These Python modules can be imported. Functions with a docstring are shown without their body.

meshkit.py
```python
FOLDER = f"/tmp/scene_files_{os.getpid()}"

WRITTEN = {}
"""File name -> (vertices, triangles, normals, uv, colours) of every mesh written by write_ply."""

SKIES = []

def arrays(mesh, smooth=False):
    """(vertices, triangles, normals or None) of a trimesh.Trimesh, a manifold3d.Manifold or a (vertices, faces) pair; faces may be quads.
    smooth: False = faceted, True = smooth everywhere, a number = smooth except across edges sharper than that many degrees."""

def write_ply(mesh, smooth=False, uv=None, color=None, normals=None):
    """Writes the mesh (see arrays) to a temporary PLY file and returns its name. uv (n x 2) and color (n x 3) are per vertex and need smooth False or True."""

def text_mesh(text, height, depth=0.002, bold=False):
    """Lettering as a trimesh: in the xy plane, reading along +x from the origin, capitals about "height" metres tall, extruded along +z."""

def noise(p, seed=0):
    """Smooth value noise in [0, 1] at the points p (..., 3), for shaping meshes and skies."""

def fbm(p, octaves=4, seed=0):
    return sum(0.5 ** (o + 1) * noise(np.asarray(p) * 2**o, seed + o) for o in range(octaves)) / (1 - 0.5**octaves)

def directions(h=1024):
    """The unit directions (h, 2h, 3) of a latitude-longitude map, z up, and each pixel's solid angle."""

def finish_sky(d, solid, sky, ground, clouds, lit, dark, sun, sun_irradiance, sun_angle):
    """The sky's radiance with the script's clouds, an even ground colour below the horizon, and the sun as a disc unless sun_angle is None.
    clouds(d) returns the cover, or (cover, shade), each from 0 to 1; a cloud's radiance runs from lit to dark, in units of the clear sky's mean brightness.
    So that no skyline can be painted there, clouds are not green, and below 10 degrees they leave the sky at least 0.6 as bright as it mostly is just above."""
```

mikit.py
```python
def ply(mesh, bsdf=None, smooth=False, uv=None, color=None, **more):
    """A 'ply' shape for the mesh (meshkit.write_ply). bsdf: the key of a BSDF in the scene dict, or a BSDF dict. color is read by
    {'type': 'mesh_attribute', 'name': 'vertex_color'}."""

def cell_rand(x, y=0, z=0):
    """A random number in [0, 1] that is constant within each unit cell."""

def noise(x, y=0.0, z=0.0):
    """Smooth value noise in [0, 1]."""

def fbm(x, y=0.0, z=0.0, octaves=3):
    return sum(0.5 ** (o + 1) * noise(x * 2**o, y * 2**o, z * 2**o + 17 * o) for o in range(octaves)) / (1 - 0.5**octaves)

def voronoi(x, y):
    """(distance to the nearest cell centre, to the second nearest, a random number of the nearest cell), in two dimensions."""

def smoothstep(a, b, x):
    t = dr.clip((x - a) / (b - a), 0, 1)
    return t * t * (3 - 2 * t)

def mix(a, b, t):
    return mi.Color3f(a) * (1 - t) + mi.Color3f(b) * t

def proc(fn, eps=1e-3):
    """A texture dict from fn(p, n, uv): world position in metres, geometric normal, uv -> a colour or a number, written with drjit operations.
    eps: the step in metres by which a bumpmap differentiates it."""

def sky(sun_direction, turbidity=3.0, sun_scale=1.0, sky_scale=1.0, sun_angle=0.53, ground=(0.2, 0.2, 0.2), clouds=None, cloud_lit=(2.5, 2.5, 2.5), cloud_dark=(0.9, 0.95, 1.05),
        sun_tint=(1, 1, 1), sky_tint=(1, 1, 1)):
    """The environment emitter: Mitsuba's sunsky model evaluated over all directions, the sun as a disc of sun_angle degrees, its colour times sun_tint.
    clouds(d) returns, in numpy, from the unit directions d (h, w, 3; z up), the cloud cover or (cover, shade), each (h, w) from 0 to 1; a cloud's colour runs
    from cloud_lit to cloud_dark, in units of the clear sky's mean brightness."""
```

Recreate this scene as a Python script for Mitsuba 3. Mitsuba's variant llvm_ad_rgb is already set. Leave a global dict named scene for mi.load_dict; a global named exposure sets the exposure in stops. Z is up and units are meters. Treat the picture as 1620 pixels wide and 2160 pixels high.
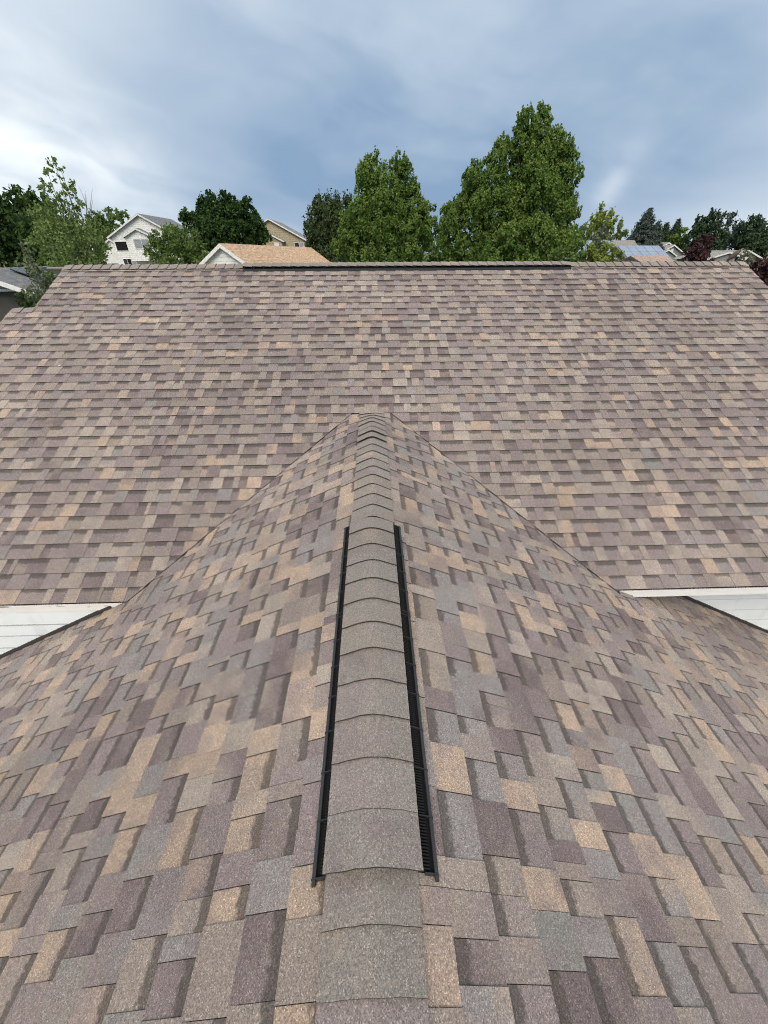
import math, random
import numpy as np, trimesh, manifold3d as m3, drjit as dr, mitsuba as mi
import mikit, meshkit
from mikit import proc, noise, fbm, cell_rand, smoothstep, mix

T = mi.ScalarTransform4f
scene, labels = {}, {}
H = 7.0                                   # height of the camera above the lot (metres)

# ---------------------------------------------------------------- camera, sky, exposure
F_PX, PITCH, YAW, ROLL = 825.63, 0.58435, 0.026855, 0.004843
fw = np.array([math.sin(YAW) * math.cos(PITCH), math.cos(YAW) * math.cos(PITCH), -math.sin(PITCH)])
r0 = np.array([math.cos(YAW), -math.sin(YAW), 0.0]); d0 = np.cross(fw, r0)
CR = math.cos(ROLL) * r0 + math.sin(ROLL) * d0
CD = -math.sin(ROLL) * r0 + math.cos(ROLL) * d0
CAM = np.array([0.0, 0.0, H])
scene['camera'] = {'type': 'perspective', 'fov': 2 * math.degrees(math.atan(810 / F_PX)), 'fov_axis': 'x', 'near_clip': 0.05, 'far_clip': 3000.0,
                   'to_world': T().look_at(origin=CAM.tolist(), target=(CAM + fw).tolist(), up=(-CD).tolist())}


def clouds(d):
    az = np.degrees(np.arctan2(d[..., 0], d[..., 1])); el = np.degrees(np.arcsin(np.clip(d[..., 2], -1, 1)))
    g = lambda a, e, wa, we: np.exp(-((az - a) / wa) ** 2 - ((el - e) / we) ** 2)
    q = np.stack([d[..., 0] * 2.6 + d[..., 2] * 1.2, d[..., 1] * 2.6, d[..., 2] * 6.0], -1)
    warp = meshkit.fbm(q * 1.3, 4, 5) - 0.5
    big = meshkit.fbm(q + warp[..., None] * 0.9, 5, 2) - 0.5
    wisp = meshkit.fbm(np.stack([d[..., 0] * 9 + d[..., 2] * 8 + warp * 2, d[..., 1] * 5, d[..., 2] * 13 + warp], -1), 5, 9) - 0.5
    s = 0.850 + 0.36 * big + 0.20 * wisp
    s = s - 0.58 * g(-44, 6.0, 19, 8) * (1 + 2.6 * wisp) - 0.20 * g(-27, 4, 7, 5) * (1 + 3 * wisp) - 0.15 * g(-38, 16, 18, 6) * (1 + 2 * wisp)
    s = s - 0.12 * np.clip((el - 10) / 10, 0, 1) + 0.07 * g(0, 5, 15, 6) + 0.06 * g(24, 10, 15, 7) + 0.06 * g(36, 6, 10, 3)
    s = s - 0.34 * g(44, 1.0, 16, 3.2) * (1 + 2 * wisp) - 0.12 * g(46, 9, 8, 8) - 0.22 * g(26.0 + 0.35 * (el - 6), 6.0, 1.5, 2.6) * (1 + 4 * wisp) - 0.18 * g(-15, 0.5, 10, 3)
    s = s - 0.42 * np.clip((el - 24) / 34, 0, 1)
    return np.ones_like(s), np.clip(s, 0, 0.93)


scene['sky'] = mikit.sky([-0.15, -0.72, 0.85], turbidity=3, sun_scale=0.50, sun_angle=34, sun_tint=(.93, 1.0, 1.12), clouds=clouds,
                         cloud_lit=(4.0, 4.1, 3.95), cloud_dark=(0.52, 0.92, 1.50), ground=(0.12, 0.12, 0.1))
exposure = 2.0

# ---------------------------------------------------------------- helpers


def key_for(name, parent=None):
    base = (parent + '__' if parent else '') + name
    k, n = base, 0
    while k in scene or k in labels or k in USED:
        n += 1
        k = f'{base}_{n:03d}'
    USED.add(k)
    return k


USED = set()


def obj(name, mesh, mat, parent=None, smooth=False, uv=None, **lab):
    k = key_for(name, parent)
    scene[k] = mikit.ply(mesh, mat, smooth=smooth, uv=uv)
    if lab:
        labels[k] = lab
    return k


def thing(name, label, cat, group=None):
    k = key_for(name)
    labels[k] = {'label': label, 'category': cat}
    if group:
        labels[k]['group'] = group
    return k


def box(x0, x1, y0, y1, z0, z1):
    b = trimesh.creation.box(extents=(x1 - x0, y1 - y0, z1 - z0))
    b.apply_translation(((x0 + x1) / 2, (y0 + y1) / 2, (z0 + z1) / 2))
    return b


def hexa(p):
    """solid from 8 points: 4 of one end in order, 4 of the other end in the same order"""
    f = np.array([[0, 1, 2, 3], [7, 6, 5, 4], [0, 4, 5, 1], [1, 5, 6, 2], [2, 6, 7, 3], [3, 7, 4, 0]])
    f = np.vstack([f[:, [0, 1, 2]], f[:, [0, 2, 3]]])
    m = trimesh.Trimesh(np.asarray(p, float), f, process=False)
    if m.volume < 0:
        m.invert()
    return m


def cat(ms):
    return trimesh.util.concatenate(ms)


def beam(a, b, w, h, up=(0, 0, 1)):
    """bar from a to b, w wide sideways, h high, its top edge on the line a-b"""
    a, b, up = np.asarray(a, float), np.asarray(b, float), np.asarray(up, float)
    t = (b - a) / np.linalg.norm(b - a)
    s = np.cross(t, up); s /= np.linalg.norm(s); u = np.cross(s, t)
    c = [s * w / 2, -s * w / 2, -s * w / 2 - u * h, s * w / 2 - u * h]
    return hexa([a + v for v in c] + [b + v for v in c])


def tube(pts, radii, n=7):
    pts, radii = np.asarray(pts, float), np.asarray(radii, float)
    ang = np.arange(n) * 2 * np.pi / n
    V = []
    for i in range(len(pts)):
        t = pts[min(i + 1, len(pts) - 1)] - pts[max(i - 1, 0)]
        t = t / np.linalg.norm(t)
        x = np.cross(t, [0.3, 0.9, 0.1]); x /= np.linalg.norm(x)
        y = np.cross(t, x)
        V.append(pts[i] + radii[i] * (np.cos(ang)[:, None] * x + np.sin(ang)[:, None] * y))
    V = np.vstack(V); f = []
    for i in range(len(pts) - 1):
        for j in range(n):
            a, b = i * n + j, i * n + (j + 1) % n
            f += [[a, b, b + n], [a, b + n, a + n]]
    return trimesh.Trimesh(V, np.array(f), process=False)


# ---------------------------------------------------------------- materials
PALETTE = [(.345, .259, .199), (.290, .241, .207), (.240, .197, .172), (.216, .194, .187), (.152, .118, .117), (.206, .166, .162), (.206, .192, .178), (.212, .188, .168), (.320, .240, .198)]


def palette(i):
    c = mi.Color3f(*PALETTE[0])
    for k in range(1, len(PALETTE)):
        c = dr.select(i > k - 0.5, mi.Color3f(*PALETTE[k]), c)
    return c


def granules(p):
    a = cell_rand(p.x * 420, p.y * 420, p.z * 420)
    b = cell_rand(p.x * 190 + 7, p.y * 190, p.z * 190)
    v = 0.48 + 0.72 * a + 0.28 * b
    return v + dr.select(a > 0.955, 0.6, 0.0)


def shingle_colour(p, n, uv):
    i = dr.floor(uv.x); frac = uv.x - i
    gap = i > 19.5
    i = dr.select(gap, i - 20, i)
    base = palette(i)
    drift = fbm(p.x * 7 + frac * 91, p.y * 7, p.z * 7, 2)
    other = palette(dr.floor(dr.abs(dr.sin(frac * 57.0)) * 5.99))
    drift2 = fbm(p.x * 16 + frac * 31, p.y * 16, p.z * 16 + 4, 2)
    c = mix(base, other, smoothstep(0.42, 0.72, drift) * 0.60)
    c = mix(c, palette(dr.select(frac > 0.4, mi.Float(5), mi.Float(2))), smoothstep(0.45, 0.75, drift2) * 0.45) * (0.90 + 0.20 * frac)
    rag = noise(p.x * 90, p.y * 90, p.z * 90)
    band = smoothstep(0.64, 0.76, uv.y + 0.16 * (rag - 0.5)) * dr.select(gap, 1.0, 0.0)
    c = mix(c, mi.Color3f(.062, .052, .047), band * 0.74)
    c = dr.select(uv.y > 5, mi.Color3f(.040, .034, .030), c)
    wash = fbm(p.x * 1.1, p.y * 1.1, p.z * 1.1 + 5, 2)
    g = granules(p)
    tint = cell_rand(p.x * 420 + 3, p.y * 420 + 1, p.z * 420 + 9) - 0.5
    return c * (0.80 + 0.40 * wash) * g * mi.Color3f(1 + 0.10 * tint, 1.0, 1 - 0.10 * tint)


def grain_bump(p, n, uv):
    return noise(p.x * 300, p.y * 300, p.z * 300)


def principled(key, colour, rough=0.8, spec=0.3, metallic=0.0, bump=None, scale=0.001):
    c = colour if isinstance(colour, dict) else {'type': 'rgb', 'value': list(colour)}
    b = {'type': 'principled', 'base_color': c, 'roughness': rough, 'specular': spec, 'metallic': metallic}
    if bump:
        b = {'type': 'bumpmap', 'nested': b, 'arbitrary': proc(bump), 'scale': scale}
    scene[key] = {'type': 'twosided', 'nested': b}


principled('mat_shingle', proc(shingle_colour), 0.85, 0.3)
principled('mat_deck', (.03, .028, .026), 0.9, 0.1)
principled('mat_black', proc(lambda p, n, uv: mi.Color3f(.022, .023, .026) * (0.8 + 0.5 * fbm(p.x * 25, p.y * 25, p.z * 25))), 0.5, 0.4)
principled('mat_rail', proc(lambda p, n, uv: mi.Color3f(.022, .023, .026) * (0.75 + 0.5 * fbm(p.x * 18, p.y * 6, p.z * 18))), 0.5, 0.45)
principled('mat_comb', (.012, .0115, .011), 0.6, 0.25)
principled('mat_pit', (.008, .008, .009), 0.9, 0.1)
principled('mat_drip', (.035, .028, .026), 0.6, 0.3)


def peeling(p, n, uv):
    streak = fbm(p.x * 5, p.y * 5, p.z * 70, 4)
    where = fbm(p.x * 1.7 + 3, 0.0, p.z * 9, 3)
    bare = smoothstep(0.56, 0.64, streak) * smoothstep(0.42, 0.58, where)
    flake = smoothstep(0.68, 0.74, fbm(p.x * 14, 1.0, p.z * 30, 3))
    wood = mi.Color3f(.26, .22, .18) * (0.6 + 0.8 * noise(p.x * 12, 0.0, p.z * 220))
    white = mi.Color3f(.80, .79, .76) * (0.93 + 0.14 * fbm(p.x * 6, p.y * 6, p.z * 20))
    return mix(white, wood, dr.clip(bare + 0.5 * flake, 0, 0.9))


def paint(base, dirt=0.12):
    b = tuple(base)
    return proc(lambda p, n, uv: mi.Color3f(*b) * (1 - dirt + 2 * dirt * fbm(p.x * 2.3, p.y * 2.3, p.z * 6 + 3, 4)) * (0.97 + 0.06 * noise(p.x * 3, p.y * 3, p.z * 150)))


principled('mat_peeling', proc(peeling), 0.7, 0.25)
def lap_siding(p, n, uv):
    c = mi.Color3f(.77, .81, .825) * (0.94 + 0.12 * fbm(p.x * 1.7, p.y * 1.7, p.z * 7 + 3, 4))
    line = smoothstep(0.085, 0.045, uv.y + 0.02 * (noise(p.x * 14, p.y * 14, 0.0) - 0.5)) * dr.select(uv.x > 0.3, uv.x, 0.0)  # lap shadow painted into the colour along each board's bottom edge
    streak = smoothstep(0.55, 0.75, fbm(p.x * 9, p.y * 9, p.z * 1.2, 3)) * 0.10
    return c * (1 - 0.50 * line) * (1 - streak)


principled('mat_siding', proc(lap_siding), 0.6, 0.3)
principled('mat_white', paint((.78, .78, .76), .05), 0.6, 0.3)
principled('mat_white_trim', paint((.74, .74, .72), .06), 0.6, 0.3)
principled('mat_tan_wall', paint((.40, .335, .23), .06), 0.7, 0.2)
principled('mat_grey_wall', paint((.24, .26, .25), .06), 0.7, 0.2)
principled('mat_dark_wall', paint((.085, .082, .080), .12), 0.7, 0.2)
principled('mat_pale_wall', paint((.42, .40, .39), .08), 0.7, 0.2)


def far_roof(key, c, warm=0.0):
    def fn(p, n, uv):
        row = dr.floor(p.z * 14)
        r = cell_rand(p.x * 5 + row * 0.37, p.y * 5, row)
        r2 = cell_rand(p.x * 2.3 + row * 0.71, p.y * 2.3, row + 9)
        return mi.Color3f(*c) * (0.66 + 0.40 * r + 0.28 * r2) * mi.Color3f(1 + warm * (r2 - 0.5), 1.0, 1 - warm * (r - 0.5))
    principled(key, proc(fn), 0.85, 0.25)


far_roof('mat_roof_orange', (.40, .275, .185), 0.2)
far_roof('mat_roof_grey', (.13, .135, .14))
far_roof('mat_roof_brown', (.25, .185, .155), 0.2)
far_roof('mat_roof_slate', (.22, .21, .20), 0.1)
principled('mat_panel', proc(lambda p, n, uv: mi.Color3f(.17, .21, .29) * (0.85 + 0.3 * noise(p.x, p.y, p.z))), 0.2, 0.8)
principled('mat_panel_dark', (.012, .014, .020), 0.25, 0.5)
principled('mat_glass', (.03, .035, .04), 0.08, 0.7)
principled('mat_dark_open', (.012, .012, .013), 0.6, 0.2)
principled('mat_curtain', (.30, .32, .35), 0.3, 0.6)
principled('mat_ground', proc(lambda p, n, uv: mix((.055, .085, .028), (.12, .105, .06), fbm(p.x * .25, p.y * .25, 2.0, 4)) * (0.7 + 0.6 * fbm(p.x * 3, p.y * 3, 0.0, 3))), 0.95, 0.1)
principled('mat_bark', proc(lambda p, n, uv: mi.Color3f(.11, .09, .075) * (0.6 + 0.8 * fbm(p.x * 9, p.y * 9, p.z * 2.5, 3))), 0.9, 0.1)
principled('mat_bark_pale', proc(lambda p, n, uv: mi.Color3f(.36, .36, .29) * (0.6 + 0.7 * fbm(p.x * 6, p.y * 6, p.z * 5, 3))), 0.85, 0.15)
principled('mat_twig', (.30, .26, .22), 0.9, 0.1)


def leaf_mat(key, dark, light, rough=0.55, trans=0.6):
    def fn(p, n, uv):
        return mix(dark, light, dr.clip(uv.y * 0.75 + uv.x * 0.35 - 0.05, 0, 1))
    scene[key] = {'type': 'principledthin', 'base_color': proc(fn), 'roughness': rough, 'diff_trans': trans, 'eta': 1.4}


leaf_mat('leaf_maple', (.070, .140, .030), (.300, .400, .115))
leaf_mat('leaf_dark', (.026, .058, .020), (.085, .145, .045), trans=.4)
leaf_mat('leaf_mid', (.065, .120, .034), (.215, .295, .095))
leaf_mat('leaf_poplar', (.090, .150, .045), (.290, .370, .140))
leaf_mat('leaf_pale', (.120, .150, .085), (.230, .260, .150))
leaf_mat('leaf_yellow', (.140, .190, .040), (.300, .360, .090))
leaf_mat('leaf_olive', (.100, .125, .080), (.190, .215, .140))
leaf_mat('leaf_forest', (.030, .062, .022), (.095, .150, .048), trans=.4)
leaf_mat('leaf_ever', (.034, .060, .024), (.100, .135, .060), trans=.3)
leaf_mat('leaf_spruce', (.050, .075, .060), (.130, .165, .140), trans=.25)
leaf_mat('leaf_pine', (.030, .056, .030), (.085, .120, .066), trans=.25)
leaf_mat('leaf_plum', (.040, .018, .022), (.125, .070, .075), trans=.4)
leaf_mat('leaf_rust', (.055, .028, .022), (.170, .105, .060), trans=.4)
principled('mat_bird', proc(lambda p, n, uv: mix((.040, .029, .027), (.105, .078, .064), smoothstep(6.86, 7.0, p.z + 0.03 * noise(p.x * 60, p.y * 60, p.z * 60))) * (0.7 + 0.6 * noise(p.x * 130, p.y * 130, p.z * 130))), 0.8, 0.2)
principled('mat_beak', (.33, .29, .22), 0.5, 0.4)

# ---------------------------------------------------------------- the house: roof planes
E = 0.143                                               # exposure of one course
S_MAIN, YR, ZR = 0.4436, 7.1653, H - 0.1418               # slope and ridge line of the main roof
S_GAB, XG, ZG = 0.4602, -0.0218, H - 1.4005               # slope and ridge line of the cross gable
sm, cm, tg, sg, cg = math.sin(S_MAIN), math.cos(S_MAIN), math.tan(S_GAB), math.sin(S_GAB), math.cos(S_GAB)
X_L, X_L2, X_R = -4.63, -4.93, 5.90                        # rakes: main left, low wing left, right
M_STEP = 1.105                                          # slope distance where the low wing's ridge starts
M_EAVE = 37.1 * E
Y_EAVE = YR - M_EAVE * cm
Z_EAVE = ZR - M_EAVE * sm
WALL_L, WALL_R = 2.40, 2.80                             # face of the wall left and right of the gable
Y_FRONT = -1.25
K_EAVE = 5.55
K_MEET = (ZG - Z_EAVE) / sg                             # slope distance at which the gable passes the main eave

house = thing('house', 'big mottled brown shingle roof with cross gable and white siding, filling the foreground', 'house')


MV0, MVX = 22.2208 * E, .2135                              # the main courses run over the very tip of the gable
MV1 = (ZR - ZG) / sm + MVX * tg / sm                     # slope distance where the plain valley line starts


def tip_cut(x):
    return MV0 + (MV1 - MV0) * x / MVX


def settle(V):
    """lets the last stretch of the gable's ridge sink until it meets the main roof"""
    x = np.abs(V[:, 0] - XG); d = np.clip(1 - x / MVX, 0, 1) * (ZG - (ZR - MV0 * sm))
    yv = YR - tip_cut(np.minimum(x, MVX)) * cm
    V[:, 2] -= d * np.clip((V[:, 1] - 3.7) / (yv - 3.7), 0, 1.02) ** 1.5
    return V


class Plane:
    def __init__(s, o, ea, em):
        s.o, s.ea, s.em = (np.asarray(v, float) for v in (o, ea, em))
        n = np.cross(s.em, s.ea)
        s.n = n if n[2] > 0 else -n
        s.flip = n[2] < 0

    def at(s, a, m, h=0.0):
        return s.o + np.multiply.outer(a, s.ea) + np.multiply.outer(m, s.em) + np.multiply.outer(h, s.n)


P_MAIN = Plane((0, YR, ZR), (1, 0, 0), (0, -cm, -sm))
P_RIGHT = Plane((XG, 0, ZG), (0, 1, 0), (cg, 0, -sg))
P_LEFT = Plane((XG, 0, ZG), (0, 1, 0), (-cg, 0, -sg))
P_BACK = Plane((0, YR, ZR), (1, 0, 0), (0, cm, -sm))


def clip(poly, a, b, c):
    """keeps the part of the polygon with a*x + b*y <= c"""
    out = []
    for i in range(len(poly)):
        p, q = poly[i], poly[(i + 1) % len(poly)]
        dp, dq = a * p[0] + b * p[1] - c, a * q[0] + b * q[1] - c
        if dp <= 0:
            out.append(p)
        if dp * dq < 0:
            t = dp / (dp - dq)
            out.append((p[0] + t * (q[0] - p[0]), p[1] + t * (q[1] - p[1])))
    return out


def area(poly):
    p = np.array(poly)
    return 0.5 * np.sum(p[:, 0] * np.roll(p[:, 1], -1) - np.roll(p[:, 0], -1) * p[:, 1]) if len(poly) > 2 else 0.0


VD = 0.016                                              # half groove along the valley


def main_region(poly):
    """cuts a convex polygon (x, m) of the main roof at the rakes, the step and the valleys; returns pieces"""
    mid = np.mean([q[1] for q in poly])
    poly = clip(poly, 0, -1, -.085)
    poly = clip(poly, -1, 0, -(X_L if mid < M_STEP + .05 else X_L2)); poly = clip(poly, 1, 0, X_R)
    out = []
    if max(q[1] for q in poly) < MV0 + .002 if poly else True:
        return [poly] if poly else []
    for side in (-1, 1):
        half = clip(poly, -side, 0, -side * XG)
        # valley: m*sm - tg*side*(x-XG) <= ZR-ZG, flatter close to the tip
        q = clip(half, -side, 0, -side * XG - MVX) if half else []
        q = clip(q, -side * tg, sm, ZR - ZG - side * tg * XG - .004) if q else []
        r = clip(half, side, 0, side * XG + MVX) if half else []
        k = (MV1 - MV0) / MVX
        r = clip(r, -side * k, 1, MV0 - side * k * XG - .004) if r else []
        out += [w for w in (q, r) if len(w) > 2 and abs(area(w)) > 2e-5]
    return out


def gable_region(poly, side):
    mid = np.mean([q[1] for q in poly])
    poly = clip(clip(poly, -1, 0, -Y_FRONT), 0, -1, -.085)
    if mid * cg < MVX:                                   # close to the tip: Y = YR - tip_cut(x)*cm
        poly = clip(poly, 1, (MV1 - MV0) / MVX * cg * cm, YR - MV0 * cm - VD)
    elif mid < K_MEET:                                   # valley: Y = YR-(ZR-ZG+k*sg)/tan(S_MAIN)
        t = math.tan(S_MAIN)
        poly = clip(poly, 1, sg / t, YR - (ZR - ZG) / t - VD)
    else:
        poly = clip(poly, 1, 0, (WALL_L if side < 0 else WALL_R) - 0.004)
    return [poly] if len(poly) > 2 and abs(area(poly)) > 2e-5 else []


def height(gap, t, lift=0.0, even=False):
    if even:                                             # lies flatter: one straight butt line per course
        return (0.0085 if gap else 0.0102) * (1 - t) + (0.0010 if gap else 0.0030) * t + lift * (1 - t)
    return ((0.0068 if gap else 0.0115) * (1 - t) + (0.0016 if gap else 0.0055) * t + lift * (1 - t))


def slab(plane, poly, m_butt, gap, code, lift=0.0):
    """one shingle tab: the polygon raised above the roof plane, thicker at its butt; returns (mesh, uv)"""
    poly = np.array(poly)
    if area(poly) < 0:
        poly = poly[::-1]
    t = (m_butt - poly[:, 1]) / E
    top = plane.at(poly[:, 0], poly[:, 1], np.array([height(gap, k, lift, plane is P_MAIN) for k in t]))
    bot = plane.at(poly[:, 0], poly[:, 1], -0.001)
    n = len(poly)
    f = [[0, i, i + 1] for i in range(1, n - 1)]
    for i in range(n):
        j = (i + 1) % n
        f += [[n + i, 2 * n + i, 2 * n + j], [n + i, 2 * n + j, n + j]]
    V, f = np.vstack([top, top, bot]), np.array(f)
    nn = np.cross(V[f[0, 1]] - V[f[0, 0]], V[f[0, 2]] - V[f[0, 0]])
    if nn @ plane.n < 0:
        f = f[:, ::-1]
    if plane is not P_MAIN:
        settle(V)
    return trimesh.Trimesh(V, f, process=False), np.stack([np.full(3 * n, code), np.r_[t, np.full(2 * n, 9.0)]], 1)


def pixels(mesh):
    """how large the piece shows from the camera (px of the photograph), 0 if outside the frame"""
    c = mesh.vertices[: len(mesh.vertices) // 3]
    v = c - CAM
    z = v @ fw
    if z.min() < 0.1:
        return 0.0
    x, y = 810 + F_PX * (v @ CR) / z, 1080 + F_PX * (v @ CD) / z
    if x.max() < 0 or x.min() > 1620 or y.max() < 0 or y.min() > 2160:
        return 0.0
    return 0.5 * abs(np.sum(x * np.roll(y, -1) - np.roll(x, -1) * y))


TOOTH_W = [(.060, 1), (.085, 2), (.11, 3), (.135, 3), (.165, 2), (.20, 1)]


def colour_pick(rng, gap, warm):
    if warm < .9:                                        # the main roof: mauve and brown blend
        return rng.choices(range(9), [.03 * warm, .04, .22, .07, .24, .40, .005, 0, .002] if gap else [.34 * warm * warm, .30, .30, .07, .01, .22, .005, 0, .004])[0]
    w = ([.12, .12, .22, .12, .18, .24, .01, 0, .01] if gap else [.22 * warm, .22, .19, .13, .07, .17, .015, 0, .01 * warm])
    return rng.choices(range(9), w)[0]


def fill_course(plane, m_butt, a0, a1, rng, region, warm, out, top=None, exact=False, stop=None):
    """one course of laminated shingles from a0 to a1: teeth and gaps in turn"""
    a = a0 - rng.random() * 0.5
    nxt = a + 0.985
    if exact:
        a, nxt = a0, a0 + rng.uniform(.3, .98)
    gap = rng.random() < .5
    wob = rng.uniform(-1, 1) * .0015
    last = colour_pick(rng, False, warm)
    while a < a1:
        w = rng.choices([v for v, _ in TOOTH_W], [k for _, k in TOOTH_W])[0] * rng.uniform(.88, 1.12)
        b = a + w
        if b > nxt - .03:
            b = nxt
        if stop is not None and b > stop - .04:
            b = a1 = stop
        col = last if rng.random() < (.22 if warm > .9 else .08) else colour_pick(rng, gap, warm)
        last = col
        lift = max(0, rng.gauss(0, .0007)) + (.004 if rng.random() < .01 else 0)
        emit(plane, m_butt + wob, a, b, gap, col, rng.random(), lift, region, out, top)
        a = b
        if b == nxt:
            nxt = a + 0.985
            wob = rng.uniform(-1, 1) * .0018
            if rng.random() < .5:
                gap = not gap
        else:
            gap = not gap
            if not gap and rng.random() < (.12 if warm > .9 else .04):
                gap = True


def emit(plane, m_butt, a, b, gap, col, frac, lift, region, out, top=None):
    e = 0.0006
    mt = m_butt - E - 0.022 if top is None else top
    for q in region([(a + e, mt), (b - e, mt), (b - e, m_butt), (a + e, m_butt)]):
        out.append(slab(plane, q, m_butt, gap, (20 if gap else 0) + col + min(.999, max(.001, frac)), lift))


def place(parent, name, pieces, most, more_name):
    """the largest pieces in view are parts of their own, the others one part"""
    size = [pixels(m) for m, _ in pieces]
    order = sorted(range(len(pieces)), key=lambda i: -size[i])
    big = [i for i in order[:most] if size[i] > 0]
    for i in sorted(big):
        obj(name, pieces[i][0], 'mat_shingle', parent, uv=pieces[i][1])
    rest = [i for i in range(len(pieces)) if i not in set(big)]
    if rest:
        k = obj(more_name, cat([pieces[i][0] for i in rest]), 'mat_shingle', parent, uv=np.vstack([pieces[i][1] for i in rest]))
        labels[k] = {'kind': 'stuff'}


rng = random.Random(11)
main_pieces = []
for n in range(0, 37):
    mb = (n + .2208) * E
    if mb < .1:
        continue
    lo = X_L if mb < M_STEP else X_L2
    fill_course(P_MAIN, mb, lo, X_R, rng, main_region, .22 + .60 * mb / M_EAVE, main_pieces)
fill_course(P_MAIN, M_EAVE, X_L2, X_R, rng, main_region, .62, main_pieces, top=36.2 * E - .02)

gable_pieces = []
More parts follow.
